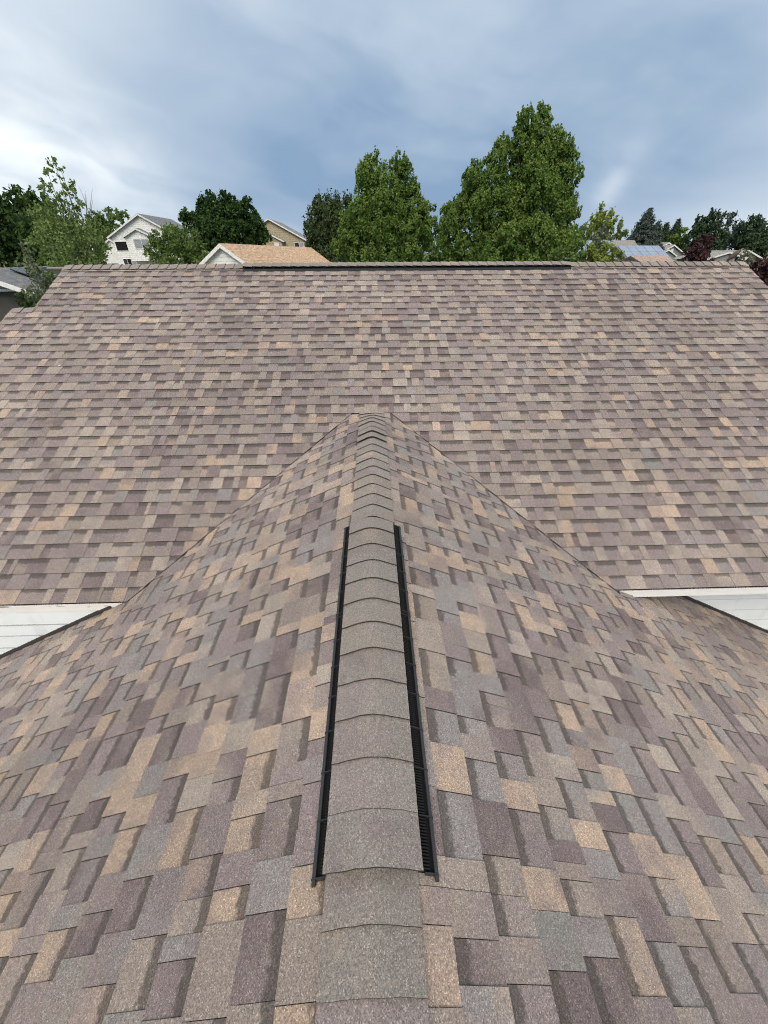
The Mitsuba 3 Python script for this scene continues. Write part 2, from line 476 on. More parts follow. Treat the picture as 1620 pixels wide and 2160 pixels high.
# tabs in front of the camera as they lie on this roof: end along the ridge (cm), t = tooth / g = gap, colour
GIVEN = {
    (1, 1): '9 12tb 25.5gT 33tv 40tb 58tm 73ts', (1, 2): '9 15.5ts 23.5gm 33tb 40tl 57.5gs 73tT 86gs',
    (1, 3): '9 16gv 24.5tb 33gl 42gb 57tm 70gs 79tl 86gs', (1, 4): '9 18.7gm 30.5tg 40.5tT 56gv 65.5tT 75gs 85tm 95gv',
    (1, 5): '9 21.7gm 30ts 38.5gb 43tb 49tm 59gs 68.5tl 86gv', (1, 6): '9 14.7tv 31gT 40tv 48ts 56.5tT 70gs 79.5tl 95gs',
    (1, 7): '9 13tb 26gs 42.5tm 54.5gv 63.5tm 68.5tl 75.7gg 85.5tT 93gs', (1, 8): '9 25.5gv 32.5tb 42.5gs 55.5tT 69.5gg 80tT 86gv',
    (1, 9): '9 16tv 32.5gb 50.5tT 69.5gs 78tv', (-1, 0): '9 11tb 22.5tm 30.3ts 41tm 52ts', (-1, 1): '9 13.7gT 28.2tb 39.2gT 48.2tv 60.7gv 69ts 75gv 87tT',
    (-1, 2): '9 14.7gb 30.7gm 42.5ts 58gm 63tb 69tv 85gb', (-1, 3): '9 13gs 30.2tb 37.7gT 46.2tv 55.7gT 63tl 76gT 86tT',
    (-1, 4): '9 14tb 24.2gm 29.2ts 37gl 47.2gm 62tv 70gv 80tm', (-1, 5): '9 16ts 30.2gb 46.2ts 63gT 74tl 83tT', (-1, 6): '9 13tv 21.7gT 32.7tv 45.5gm 60.5ts 77gv 85tT',
    (-1, 7): '9 15gb 28.7tg 38.7gm 48.7tv 62.2gT 73tT', (-1, 8): '14 24.5tv 36.2gT 42.5ts 55gm 62ts 69gv 80tT'}
CODE = dict(T=0, l=1, b=2, s=3, m=4, v=5, g=6)


def gable_side(side, plane, phase):
    for n in range(0, 38):
        mb = (n + phase) * E
        if mb < .13 or mb > K_EAVE:
            continue
        region = lambda q: gable_region(q, side)
        tabs = GIVEN.get((side, n))
        if not tabs:
            fill_course(plane, mb, Y_FRONT, 4.45, rng, region, 1.0, gable_pieces)
            continue
        tabs = tabs.split()
        a = float(tabs[0]) / 100
        fill_course(plane, mb, Y_FRONT, a, rng, region, 1.0, gable_pieces, stop=a)
        for w in tabs[1:]:
            b = float(w[:-2]) / 100
            emit(plane, mb + rng.uniform(-.0012, .0012), a, b, w[-2] == 'g', CODE[w[-1]], rng.uniform(.1, .9), max(0, rng.gauss(0, .0006)), region, gable_pieces)
            a = b
        fill_course(plane, mb, a, 4.45, rng, region, 1.0, gable_pieces, exact=True)


gable_side(1, P_RIGHT, .58)
gable_side(-1, P_LEFT, .87)

# decks the shingles lie on
def quad(pts):
    return trimesh.Trimesh(np.asarray(pts, float), [[0, 1, 2], [0, 2, 3]] if len(pts) == 4 else [[0, 1, 2]], process=False)


def deck(plane, polys, h=-.006):
    V, Fc = [], []
    for p in polys:
        p = np.array(p); b = len(V)
        q = plane.at(p[:, 0], p[:, 1], h)
        V += (q if plane is P_MAIN else settle(q)).tolist()
        Fc += [[b, b + i, b + i + 1] for i in range(1, len(p) - 1)]
    return trimesh.Trimesh(np.array(V), np.array(Fc), process=False)


t_ = math.tan(S_MAIN)
xv = (ZG - Z_EAVE) / tg
m_apex = MV0
main_roof = obj('main_roof', deck(P_MAIN, [[(X_L + .01, 0), (X_R - .01, 0), (X_R - .01, M_STEP), (X_L + .01, M_STEP)],
                                          [(X_L2 + .01, M_STEP), (XG, M_STEP), (XG, m_apex), (XG - MVX, MV1), (XG - xv, M_EAVE), (X_L2 + .01, M_EAVE)],
                                          [(XG, M_STEP), (X_R - .01, M_STEP), (X_R - .01, M_EAVE), (XG + xv, M_EAVE), (XG + MVX, MV1), (XG, m_apex)]]), 'mat_deck', house)
yv0 = YR - (ZR - ZG) / t_
gable_roof = obj('gable_roof', cat([deck(P_RIGHT, [[(Y_FRONT + .01, 0), (3.7, 0), (3.7, MVX / cg), (YR - MV1 * cm, MVX / cg), (Y_EAVE + .02, K_MEET), (WALL_R, K_MEET), (WALL_R, K_EAVE), (Y_FRONT + .01, K_EAVE)]]),
                                   deck(P_LEFT, [[(Y_FRONT + .01, 0), (3.7, 0), (3.7, MVX / cg), (YR - MV1 * cm, MVX / cg), (Y_EAVE + .02, K_MEET), (WALL_L, K_MEET), (WALL_L, K_EAVE), (Y_FRONT + .01, K_EAVE)]])]), 'mat_deck', house)
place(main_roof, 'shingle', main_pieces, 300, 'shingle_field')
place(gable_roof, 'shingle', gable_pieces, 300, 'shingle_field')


# ---------------------------------------------------------------- ridge caps
def cap_mesh(p0, along, side, slope, half, length, z_near, z_far, thick, round_, rng, skew=0.0):
    """a bent shingle: p0 = point on the ridge line at its butt, along = direction it runs under the next one"""
    n = 12
    u = np.linspace(-half, half, n + 1)
    tan = math.tan(slope)
    drop = np.sqrt((u * tan) ** 2 + round_ ** 2) - round_
    p0, along, side = (np.asarray(v, float) for v in (p0, along, side))
    V = []
    jag = np.array([rng.uniform(-1, 1) * .0012 for _ in u])
    for layer in (0, 1, 0):
        for end, z in ((0, z_near), (length, z_far)):
            for i, x in enumerate(u):
                q = p0 + side * x + along * (end + (jag[i] + skew * x if end == 0 else 0)) + np.array([0, 0, z - drop[i] - layer * thick])
                V.append(q)
    k = n + 1; f = []
    for i in range(n):
        f += [[i, i + 1, k + i + 1], [i, k + i + 1, k + i]]
        f += [[2 * k + i, 3 * k + i + 1, 2 * k + i + 1], [2 * k + i, 3 * k + i, 3 * k + i + 1]]
        f += [[4 * k + i, 2 * k + i + 1, 4 * k + i + 1], [4 * k + i, 2 * k + i, 2 * k + i + 1]]
    for i in (0, n):
        f += [[4 * k + i, 5 * k + i, 3 * k + i], [4 * k + i, 3 * k + i, 2 * k + i]]
    V = np.array(V)
    if along[1] > .5 and p0[1] > 2:
        settle(V)
    m = trimesh.Trimesh(V, np.array(f), process=False)
    if m.face_normals[0][2] < 0:
        m.invert()
    return m


def cap(parent, *a, rng, shade=None, name='ridge_cap', **k):
    m = cap_mesh(*a, rng=rng, **k)
    code = 7 + (rng.uniform(.15, .85) if shade is None else shade)
    obj(name, m, 'mat_shingle', parent, uv=np.stack([np.full(len(m.vertices), code), np.where(np.arange(len(m.vertices)) < len(m.vertices) // 3, .3, 9.0)], 1))


crng = random.Random(5)
XC = -.029
GABLE_Z = ZG + .006
near = [-1.18 + .142 * i for i in range(8)]
for y in near + [.016, .131, .245]:                       # caps in front of the vent
    cap(gable_roof, (XC, y, GABLE_Z), (0, 1, 0), (1, 0, 0), S_GAB, .128, .20, .016, -.002, .0095, .014, rng=crng)
for i in range(16):                                       # caps between the vent and the valley
    y = 2.055 + .1405 * i
    if y < 4.20:
        lift = .012 if i in (9, 10) else 0
        cap(gable_roof, (-.018 + .002 * (i % 3), y, GABLE_Z), (0, 1, 0), (1, 0, 0), S_GAB, .135 if i else .14, min(.20, YR - MV0 * cm - .006 - y), .010 + lift, -.002, .0065, .012, rng=crng, skew=.0)


def main_cap(x0, x1, y, z, parent, flare=.012, half=.135, rnd=.010, dirn=1):
    n = max(1, int(round((x1 - x0) / E)))
    st = (x1 - x0) / n
    for i in range(n):
        xb = x0 + st * i if dirn > 0 else x1 - st * i
        ln = min(st + .05, (x1 - xb) if dirn > 0 else (xb - x0))
        cap(parent, (xb, y, z), (dirn, 0, 0), (0, 1, 0), S_MAIN, half, ln, flare, -.002, .006, rnd, rng=crng)


main_cap(X_L, -1.93, YR, ZR + .007, main_roof, dirn=-1)
main_cap(3.09, X_R, YR, ZR + .007, main_roof)
main_cap(X_L2, X_L + .02, YR - M_STEP * cm + .02, ZR - M_STEP * sm + .004, main_roof, half=.12, dirn=-1)

# ---------------------------------------------------------------- ridge vents
def ridge_vent(parent, o, along, side, slope, y0, y1, joints, caps, comb_from=None, cx=0.0):
    """black plastic ridge vent; o = point on the bare ridge; runs from y0 to y1 along 'along'"""
    v = key_for('ridge_vent', parent)
    o, al, sd, up = np.asarray(o, float), np.asarray(along, float), np.asarray(side, float), np.array([0, 0, 1.0])
    tan = math.tan(slope)
    P = lambda a, x, z: o + al * a + sd * x + up * z
    roofz = lambda x: -tan * abs(x)
    # core under the caps
    def sweep(profile, a0, a1):
        n = len(profile)
        V = [P(a0, x, z) for x, z in profile] + [P(a1, x, z) for x, z in profile]
        f = [[i, (i + 1) % n, n + (i + 1) % n] for i in range(n)] + [[i, n + (i + 1) % n, n + i] for i in range(n)]
        f += [[0, i + 1, i] for i in range(1, n - 1)] + [[n, n + i, n + i + 1] for i in range(1, n - 1)]
        m = trimesh.Trimesh(np.array(V), np.array(f), process=False)
        if m.volume < 0:
            m.invert()
        return m
    scene[v] = mikit.ply(sweep([(-.118, roofz(.118) + .010), (0, .000), (.118, roofz(.118) + .010), (.112, roofz(.112) + .028), (0, .008), (-.112, roofz(.112) + .028)], y0 + .10, y1 - .03), 'mat_pit')
    for s in (-1, 1):
        for a0, a1 in zip(joints[:-1], joints[1:]):
            # wind baffle: foot on the roof, lip leaning outwards
            pr = [(s * .169, roofz(.169) + .002), (s * .180, roofz(.180) + .001), (s * .178, roofz(.174) + .027), (s * .168, roofz(.174) + .030), (s * .166, roofz(.174) + .027)]
            obj('rail', sweep(pr, a0 + .002, a1 - .002), 'mat_rail', v)
            fins = []
            k = 0
            span = a1 - a0
            nf = max(2, int(round(span / .146)) + 1)
            for i in range(nf):
                a = a0 + .014 + (span - .022) * i / (nf - 1)
                xi = .139 if i == 0 else .112
                pts = [(s * xi, roofz(xi) + .006), (s * .1805, roofz(.1805) + .002), (s * .1805, roofz(.174) + .0275), (s * .170, roofz(.174) + .033), (s * xi, roofz(xi) + .031)]
                obj('fin', sweep(pts, a - .0013, a + .0013), 'mat_black', v)
        # comb of louvre teeth between the core and the baffle
        if comb_from is not None:
            teeth = []
            a = y0 + .022
            while a < y1 - .006:
                teeth.append(sweep([(s * .110, roofz(.110) + .029), (s * .155, roofz(.155) + .026), (s * .155, roofz(.155) + .022), (s * .110, roofz(.110) + .025)], a, a + .0034))
                a += .0078
            k = obj('comb', cat(teeth), 'mat_comb', v)
            labels[k] = {'kind': 'stuff'}
        obj('flange', sweep([(s * .100, roofz(.100) + .0155), (s * .166, roofz(.166) + .0155), (s * .166, roofz(.166) + .018), (s * .100, roofz(.100) + .018)], y0 + .016, y1), 'mat_pit', v)
        nails = []
    for a, ln, lift, sk in caps:
        cap(v, P(a, cx, .0), al, sd, slope, .136, ln, .032 + lift, .020, .010 if lift > .015 else .0065, .026, rng=crng, skew=sk)
    return v


vc = [(.343 + .1412 * i, .190, .028 if i == 0 else .002, .0) for i in range(9)]
vc[5] = (vc[5][0], .19, .004, .03)
vc += [(.343 + .1412 * 9, .19, 0, 0), (.343 + .1412 * 10, .19, 0, 0), (1.905, .13, .002, 0)]
ridge_vent(house, (XC + .0095, 0, ZG), (0, 1, 0), (1, 0, 0), S_GAB, .338, 2.035, [.338, 1.30, 2.035], vc, True, cx=-.0055)
mv = [(-1.93 + .1434 * i, .185 if i < 34 else .143, 0.0, 0.0) for i in range(35)]
ridge_vent(house, (0, YR, ZR), (1, 0, 0), (0, 1, 0), S_MAIN, -1.925, 3.085, [-1.925, -.70, .53, 1.76, 3.085], mv)

# ---------------------------------------------------------------- eaves, fascia, walls of the house
for xa, xb in ((X_L2, XG - xv + .02), (XG + xv - .02, X_R)):
    obj('drip_edge', box(xa, xb, Y_EAVE + .004, Y_EAVE + .030, Z_EAVE - .014, Z_EAVE - .001), 'mat_drip', house)
obj('fascia', box(X_L2 + .02, -1.86, Y_EAVE + .012, Y_EAVE + .026, Z_EAVE - .105, Z_EAVE - .014), 'mat_peeling', house, label='white fascia board with peeling paint left of the gable')
obj('fascia', box(1.86, X_R - .02, Y_EAVE + .014, Y_EAVE + .040, Z_EAVE - .108, Z_EAVE - .014), 'mat_white', house)
soffit = obj('soffit', box(1.7, X_R - .02, Y_EAVE + .040, WALL_R + .02, Z_EAVE - .104, Z_EAVE - .090), 'mat_white', house)


def board(x0, x1, y, z0, z1, out=.010):
    """a lap board: bottom edge proud, top edge flush"""
    return hexa([(x0, y + .012, z0), (x0, y - out, z0), (x0, y - .001, z1), (x0, y + .012, z1), (x1, y + .012, z0), (x1, y - out, z0), (x1, y - .001, z1), (x1, y + .012, z1)])


LAP = np.array([(1, 0), (1, 0), (1, 1), (1, 1)] * 2, float)


def gable_x(z):
    return (ZG - z) / tg


zb = [H - 2.50, H - 2.695, H - 2.83, H - 2.99, H - 3.15, H - 3.31, H - 3.47, H - 3.63, H - 3.79]
for z1, z0 in zip(zb[:-1], zb[1:]):
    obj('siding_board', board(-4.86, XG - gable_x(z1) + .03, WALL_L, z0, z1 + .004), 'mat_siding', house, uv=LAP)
zb = [H - 2.515] + [H - 2.70 - .163 * i for i in range(8)]
for z1, z0 in zip(zb[:-1], zb[1:]):
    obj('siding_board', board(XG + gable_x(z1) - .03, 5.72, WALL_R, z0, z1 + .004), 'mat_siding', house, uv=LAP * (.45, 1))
# dark step flashing where the gable meets the walls
for side, wy, xe in ((-1, WALL_L, 4.84), (1, WALL_R, 5.6)):
    pl = P_LEFT if side < 0 else P_RIGHT
    k0, k1 = (K_MEET + (.18 if side < 0 else .10)), min(K_EAVE, xe / cg)
    c = [(wy - .030, .009), (wy + .006, .009), (wy + .006, .034), (wy - .016, .034)]
    obj('flashing', hexa([pl.at(a, k0, h) for a, h in c] + [pl.at(a, k1, h) for a, h in c]), 'mat_drip', house)
# body of the house below and behind
body = cat([box(-4.85, 5.72, 2.86, 11.4, 0.0, H - 2.50), box(-4.85, 1.5, 2.412, 2.86, 0.0, H - 2.44),
            hexa([(-4.62, 2.9, H - 2.5), (-4.62, 11.3, H - 2.5), (-4.62, YR, ZR - .12), (-4.62, YR - .01, ZR - .12), (5.70, 2.9, H - 2.5), (5.70, 11.3, H - 2.5), (5.70, YR, ZR - .12), (5.70, YR - .01, ZR - .12)]),
            box(-4.6, 4.6, -.9, 2.41, 0.0, H - 3.75),
            hexa([(-4.6, -.9, H - 3.75), (4.6, -.9, H - 3.75), (XG + .01, -.9, ZG - .1), (XG - .01, -.9, ZG - .1), (-4.6, 2.3, H - 3.75), (4.6, 2.3, H - 3.75), (XG + .01, 2.3, ZG - .1), (XG - .01, 2.3, ZG - .1)])])
obj('wall', body, 'mat_white', house)
# back slope, its underside and the rake boards
bk = [P_BACK.at(a, m, 0) for a, m in ((X_L2, .02), (X_R, .02), (X_R, 5.2), (X_L2, 5.2))]
obj('back_slope', hexa([p + P_BACK.n * -.004 for p in bk] + [p - P_BACK.n * .03 for p in bk]), 'mat_roof_slate', house)
for x, m0 in ((X_L + .012, 0), (X_R - .03, 0)):
    a, b = P_MAIN.at(x, .02, -.012), P_MAIN.at(x, M_STEP if x < 0 else M_EAVE - .03, -.012)
    obj('rake_board', beam(a, b, .022, .13), 'mat_white', house)
obj('rake_board', beam(P_MAIN.at(X_L2 + .012, M_STEP + .02, -.012), P_MAIN.at(X_L2 + .012, M_EAVE - .03, -.012), .022, .13), 'mat_white', house)

# ---------------------------------------------------------------- the bird on the ridge
def bone(a, b, ra, rb):
    s = [m3.Manifold.sphere(r, 14).translate(tuple(p)) for p, r in ((a, ra), (b, rb))]
    return m3.Manifold.batch_hull(s)


bird = thing('bird', 'small brown bird perched on the roof ridge near its right end', 'bird')
B = np.array([5.665, YR - .01, H - .068])
ax = np.array([.70, -.10, .71])
bp = lambda t, dx=0, dz=0, dy=0: tuple(B + ax * t + np.array([dx, dy, dz]))
parts = [bone(bp(-.015), bp(.045), .030, .038), bone(bp(.045), bp(.085), .038, .026), bone(bp(.085), bp(.104), .025, .022),
         bone(bp(-.015), bp(-.075, .004, -.003), .028, .011), bone(bp(-.07, .004, -.003), bp(-.125, .008, -.004, .008), .011, .006), bone(bp(-.07, .004, -.003), bp(-.125, .010, -.004, -.008), .011, .006),
         bone(bp(.06, -.006, .006, -.024), bp(-.06, -.004, .004, -.012), .018, .007), bone(bp(.06, -.006, .006, .024), bp(-.06, -.004, .004, .012), .018, .007)]
bm = sum(parts[1:], parts[0]).refine_to_length(.008).to_mesh()
bm = trimesh.Trimesh(bm.vert_properties[:, :3], bm.tri_verts)
trimesh.smoothing.filter_taubin(bm, iterations=8)
obj('body', bm, 'mat_bird', bird, smooth=True)
obj('beak', tube([bp(.117), bp(.135, .004), bp(.152, .010, .002)], [.008, .005, .001], 8), 'mat_beak', bird, smooth=True)
for s in (-.012, .012):
    foot = np.array([B[0] + .022, B[1] + s, ZR + .018])
    obj('leg', cat([tube([bp(.0, .014, -.02, s), foot + (0, 0, .012), foot], [.005, .0028, .0026], 6)] +
                   [tube([foot, foot + np.array([.018 * math.cos(a), .014 * math.sin(a), -.003])], [.0024, .0016], 5) for a in (-.5, 0, .5, 3.1)]), 'mat_beak', bird, smooth=True)

for label, x, m in (('small white chip lying on the left part of the main roof', -3.80, 2.32), ('small white chip lying near the right edge of the main roof', 4.32, 3.365)):
    c = trimesh.creation.icosphere(2, 1.0)
    c.vertices *= (1 + .5 * (meshkit.noise(c.vertices * 2.1, 4) - .5))[:, None] * (.013, .009, .0035)
    c.apply_translation(P_MAIN.at(x, m, .014))
    ch = obj('paint_chip', c, 'mat_white', smooth=40)
    labels[ch] = {'label': label, 'category': 'debris'}

# ---------------------------------------------------------------- terrain
def ground_z(x, y):
    x, y = np.asarray(x, float), np.asarray(y, float)
    far = np.clip((y - 14) / 62, 0, 1)
    rise = 5.0 * far ** 1.1 + np.clip((y - 76) / 60, 0, 1) * 1.6
    side = np.clip((x + 5) / 60, 0, 1) * 2.2 * far
    return rise - side


gx, gy = np.meshgrid(np.r_[-900, -400, np.linspace(-160, 160, 65), 400, 900], np.r_[-900, -300, np.linspace(-60, 220, 57), 400, 900, 1800], indexing='ij')
gz = ground_z(gx, gy) + .5 * (meshkit.fbm(np.stack([gx * .05, gy * .05, gx * 0], -1), 3, 4) - .5)
ni, nj = gx.shape
idx = np.arange(ni * nj).reshape(ni, nj)
gf = np.stack([idx[:-1, :-1], idx[1:, :-1], idx[1:, 1:], idx[:-1, 1:]], -1).reshape(-1, 4)
obj('ground', (np.stack([gx, gy, gz], -1).reshape(-1, 3), gf), 'mat_ground', smooth=True, kind='structure')


# ---------------------------------------------------------------- neighbouring houses
def far_house(name, label, apex, halves, drops, length, zbase, mats, heading=0.0, oh=.45, boards=0.0, wins=(), wall_in=None, front=True):
    """gable-fronted house: apex = (x, y, z) of the front gable's peak, ridge running back along 'heading' (degrees, + to the right)"""
    wall, roof, trim = mats
    t = thing(name, label, 'house')
    add_gable(t, apex, halves, drops, length, zbase, mats, heading, oh, boards, wins)
    return t


def add_gable(t, apex, halves, drops, length, zbase, mats, heading=0.0, oh=.45, boards=0.0, wins=()):
    wall, roof, trim = mats
    ax, ay, az = apex
    c, s = math.cos(math.radians(heading)), math.sin(math.radians(heading))
    G = lambda u, v, z: np.array([ax + c * u + s * v, ay - s * u + c * v, az + z])
    (hl, hr), (dl, dr_) = halves, drops
    th = .16
    zb = zbase - az
    wl, wr = hl - oh, hr - oh
    zl, zr_ = -dl * wl / hl, -dr_ * wr / hr
    v0, v1 = oh * .8, length - oh * .8
    prof = [(-wl, zb), (wr, zb), (wr, zr_ - th), (0, -th), (-wl, zl - th)]
    n = 5
    V = [G(u, v0, z) for u, z in prof] + [G(u, v1, z) for u, z in prof]
    f = [[i, (i + 1) % n, n + (i + 1) % n] for i in range(n)] + [[i, n + (i + 1) % n, n + i] for i in range(n)] + [[0, i + 1, i] for i in range(1, n - 1)] + [[n, n + i, n + i + 1] for i in range(1, n - 1)]
    m = trimesh.Trimesh(np.array(V), np.array(f), process=False)
    if m.volume < 0:
        m.invert()
    w = obj('wall', m, wall, t)
    if boards:
        z = -th - .12
        holes = [(a, b, c0 - az, d - az) for a, b, c0, d, *_ in wins]
        while z > max(zb, -boards * 40):
            z1, z0 = z, z - boards
            ul, ur = min(wl, wl * (z1 + th) / (zl)) if zl < 0 else wl, min(wr, wr * (z1 + th) / zr_)
            segs = [(-ul, ur)]
            for a, b, c0, d in holes:
                if z0 < d and z1 > c0:
                    segs = [q for s0, s1 in segs for q in ((s0, min(s1, a)), (max(s0, b), s1)) if q[1] - q[0] > .05]
            for s0, s1 in segs:
                obj('siding_board', hexa([G(u, v, zz) for u in (s0, s1) for v, zz in ((v0 - .012, z0), (v0 - .034, z0), (v0 - .010, z1 + .01), (v0 - .008, z1 + .01))]), wall, w)
            z = z0
    for sd, hh, dd in ((-1, hl, dl), (1, hr, dr_)):
        pts = [(0, 0), (sd * hh, -dd), (sd * hh, -dd - th), (0, -th)]
        obj('roof_slope', hexa([G(u, 0, z) for u, z in pts] + [G(u, length, z) for u, z in pts]), roof, t)
        for v in (-.03, length):
            tr = [(0, -.02), (sd * hh, -dd - .02), (sd * hh, -dd - .24), (0, -.24)]
            obj('rake_board', hexa([G(u, v, z) for u, z in tr] + [G(u, v + .03, z) for u, z in tr]), trim, t)
        obj('gutter', hexa([G(sd * (hh + a), v, -dd + z) for v in (.0, length) for a, z in ((-.02, -.03), (.09, -.03), (.09, -.15), (-.02, -.15))]), trim, t)
    for a, b, c0, d, mat, panes in wins:
        fr = .07
        bars = [(a - fr, a, c0, d), (b, b + fr, c0, d), (a - fr, b + fr, c0 - fr, c0), (a - fr, b + fr, d, d + fr)]
        bars += [(a + (b - a) * k / panes - .03, a + (b - a) * k / panes + .03, c0, d) for k in range(1, panes)]
        hx = lambda u0, u1, z0, z1, va, vb: hexa([G(u, v, z - az) for u in (u0, u1) for v, z in ((va, z0), (vb, z0), (vb, z1), (va, z1))])
        wk = obj('window', cat([hx(*q, v0 - .07, v0 - .004) for q in bars]), trim, t)
        for k in range(panes):
            obj('pane', hx(a + (b - a) * k / panes + .03, a + (b - a) * (k + 1) / panes - .03, c0, d, v0 - .03, v0 - .01), mat if isinstance(mat, str) else mat[k], wk)


WHITE = ('mat_white', 'mat_roof_grey', 'mat_white_trim')
TAN = ('mat_tan_wall', 'mat_roof_grey', 'mat_white_trim')
GREY = ('mat_grey_wall', 'mat_roof_slate', 'mat_white')

# white house up the slope, left
k = 1.609
zz = lambda z: H + z * k
wh = far_house('white_house', 'white two storey house with grey roof and dark balcony opening, on the left slope', (-34.5, 74, zz(3.16)), (5.5, 5.6), (2.85, 2.9), 12, 2.5, WHITE, oh=.5, boards=.26,
               wins=[(-4.75, -2.5, zz(.30), zz(1.0), 'mat_dark_open', 1), (-4.3, -2.5, zz(-1.55), zz(-.38), ('mat_glass', 'mat_dark_open', 'mat_curtain'), 3)])
add_gable(wh, (-34.95, 73.0, zz(2.06)), (2.45, 2.75), (1.12, 1.25), 2.2, zz(-.42), WHITE, oh=.4, boards=.26, wins=[(-.85, 1.35, zz(.46), zz(1.16), 'mat_curtain', 2)])
add_gable(wh, (-41.2, 76.5, zz(1.3)), (2.6, 2.6), (1.5, 1.5), 9, 2.5, WHITE, oh=.3)
# low house with the light orange roof
far_house('orange_roof_house', 'low house with light orange brown shingle roof and white gable, beyond the ridge', (-9.44, 30, H + .56), (3.9, 3.9), (2.6, 2.6), 23.0, 2.0, ('mat_white', 'mat_roof_orange', 'mat_white'), heading=7.2, oh=.3, boards=.22)
# tan house behind the dark maple
k = 1.574
th_ = far_house('tan_house', 'tan house with white trimmed gable rising behind the orange roof', (-17.55, 85, zz(3.26)), (6.6, 6.4), (3.2, 3.12), 13, 3.0, TAN, oh=.5, boards=.28,
                wins=[(4.05, 5.65, zz(.62), zz(1.04), ('mat_glass', 'mat_curtain'), 2)])
add_gable(th_, (-17.96, 83.6, zz(2.03)), (3.2, 2.85), (1.45, 1.3), 2.4, 3.0, TAN, oh=.35, boards=.28, wins=[(1.2, 1.9, zz(.66), zz(1.0), 'mat_white', 1)])

# houses on the right
def slope_house(t, x0, x1, y_r, z_r, y_e, z_e, roof, wall, panels=None, pm='mat_panel', zbase=0.0, skew=0.0):
    """a roof with its ridge across the view; front slope from (y_r, z_r) to (y_e, z_e)"""
    obj('wall', box(x0 + .6, x1 - .6 + skew, y_e + .6, 2 * y_r - y_e - .6, zbase, z_e + .1), wall, t)
    for sg_ in (1, -1):
        ye = y_e if sg_ > 0 else 2 * y_r - y_e
        top = [(x0, y_r, z_r), (x1, y_r, z_r), (x1 + skew, ye, z_e), (x0 + skew * .8, ye, z_e)]
        rf = obj('roof_slope', hexa([np.array(p) for p in top] + [np.array(p) - (0, 0, .2) for p in top]), roof, t)
        if sg_ > 0 and panels:
            nx, ny, a0, a1, b0, b1 = panels
            top = [np.array(p, float) for p in top]
            at = lambda a, b: (top[0] * (1 - a) + top[1] * a) * (1 - b) + (top[3] * (1 - a) + top[2] * a) * b
            for i in range(nx):
                for j in range(ny):
                    A = [at(a0 + (a1 - a0) * (i + .02) / nx, b0 + (b1 - b0) * (j + .02) / ny), at(a0 + (a1 - a0) * (i + .98) / nx, b0 + (b1 - b0) * (j + .02) / ny),
                         at(a0 + (a1 - a0) * (i + .98) / nx, b0 + (b1 - b0) * (j + .98) / ny), at(a0 + (a1 - a0) * (i + .02) / nx, b0 + (b1 - b0) * (j + .98) / ny)]
                    obj('solar_panel', hexa([q + (0, 0, .14) for q in A] + [q + (0, 0, .09) for q in A]), pm, t)
    obj('gutter', box(x0 + skew, x1 + skew, y_e - .12, y_e - .005, z_e - .20, z_e - .05), 'mat_white', t)


sh = thing('solar_house', 'grey roofed house with blue solar panels on both slopes, right of the tall maple', 'house')
slope_house(sh, 37.5, 49.6, 88, H + 1.84, 82.5, H - .9, 'mat_roof_slate', 'mat_pale_wall', (5, 3, .0, .62, .06, .97), zbase=2, skew=0.0)
slope_house(sh, 43.9, 51.6, 83.2, H + .92, 78.6, H - 1.15, 'mat_roof_slate', 'mat_pale_wall', (5, 2, .015, .985, .05, .97), zbase=2, skew=0.3)
far_house('brown_roof_house', 'low house with pinkish brown roof and dark gable, just behind the ridge', (31.1, 55, H - .38), (2.6, 4.2), (1.35, 2.1), 24, 1.0, ('mat_pale_wall', 'mat_roof_brown', 'mat_dark_wall'), heading=41, oh=.3)
gh = far_house('grey_gable_house', 'grey green house with stacked white trimmed gables, by the purple plum tree', (66.4, 103.5, H + 1.78), (4.6, 4.6), (2.5, 2.5), 12, 2.0, GREY, oh=.5)
add_gable(gh, (65.5, 100, H + 1.28), (2.6, 3.3), (1.4, 1.75), 3.4, 2.0, GREY, oh=.4, wins=[(-.25, .25, H - .1, H + .45, 'mat_white', 1)])
add_gable(gh, (64.0, 99.0, H + .42), (1.9, 2.2), (.95, 1.1), 1.0, 2.0, GREY, oh=.3)
fh = far_house('trimmed_gable_house', 'grey house with wide white rake boards, behind the bird', (62.7, 80, H - .02), (3.6, 2.0), (1.0, .6), 9, 1.5, GREY, oh=.4)
add_gable(fh, (66.0, 80, H + .2), (1.6, 3.2), (.8, 1.25), 9, 1.5, GREY, oh=.4, wins=[(-.6, .6, H - 1.2, H - .7, 'mat_white', 1)])
th2 = far_house('narrow_gable_house', 'grey house showing one steep white trimmed gable behind the plum tree', (59.2, 82, H + .72), (1.6, 1.2), (.8, 1.9), 2.5, 1.5, GREY, oh=.3)

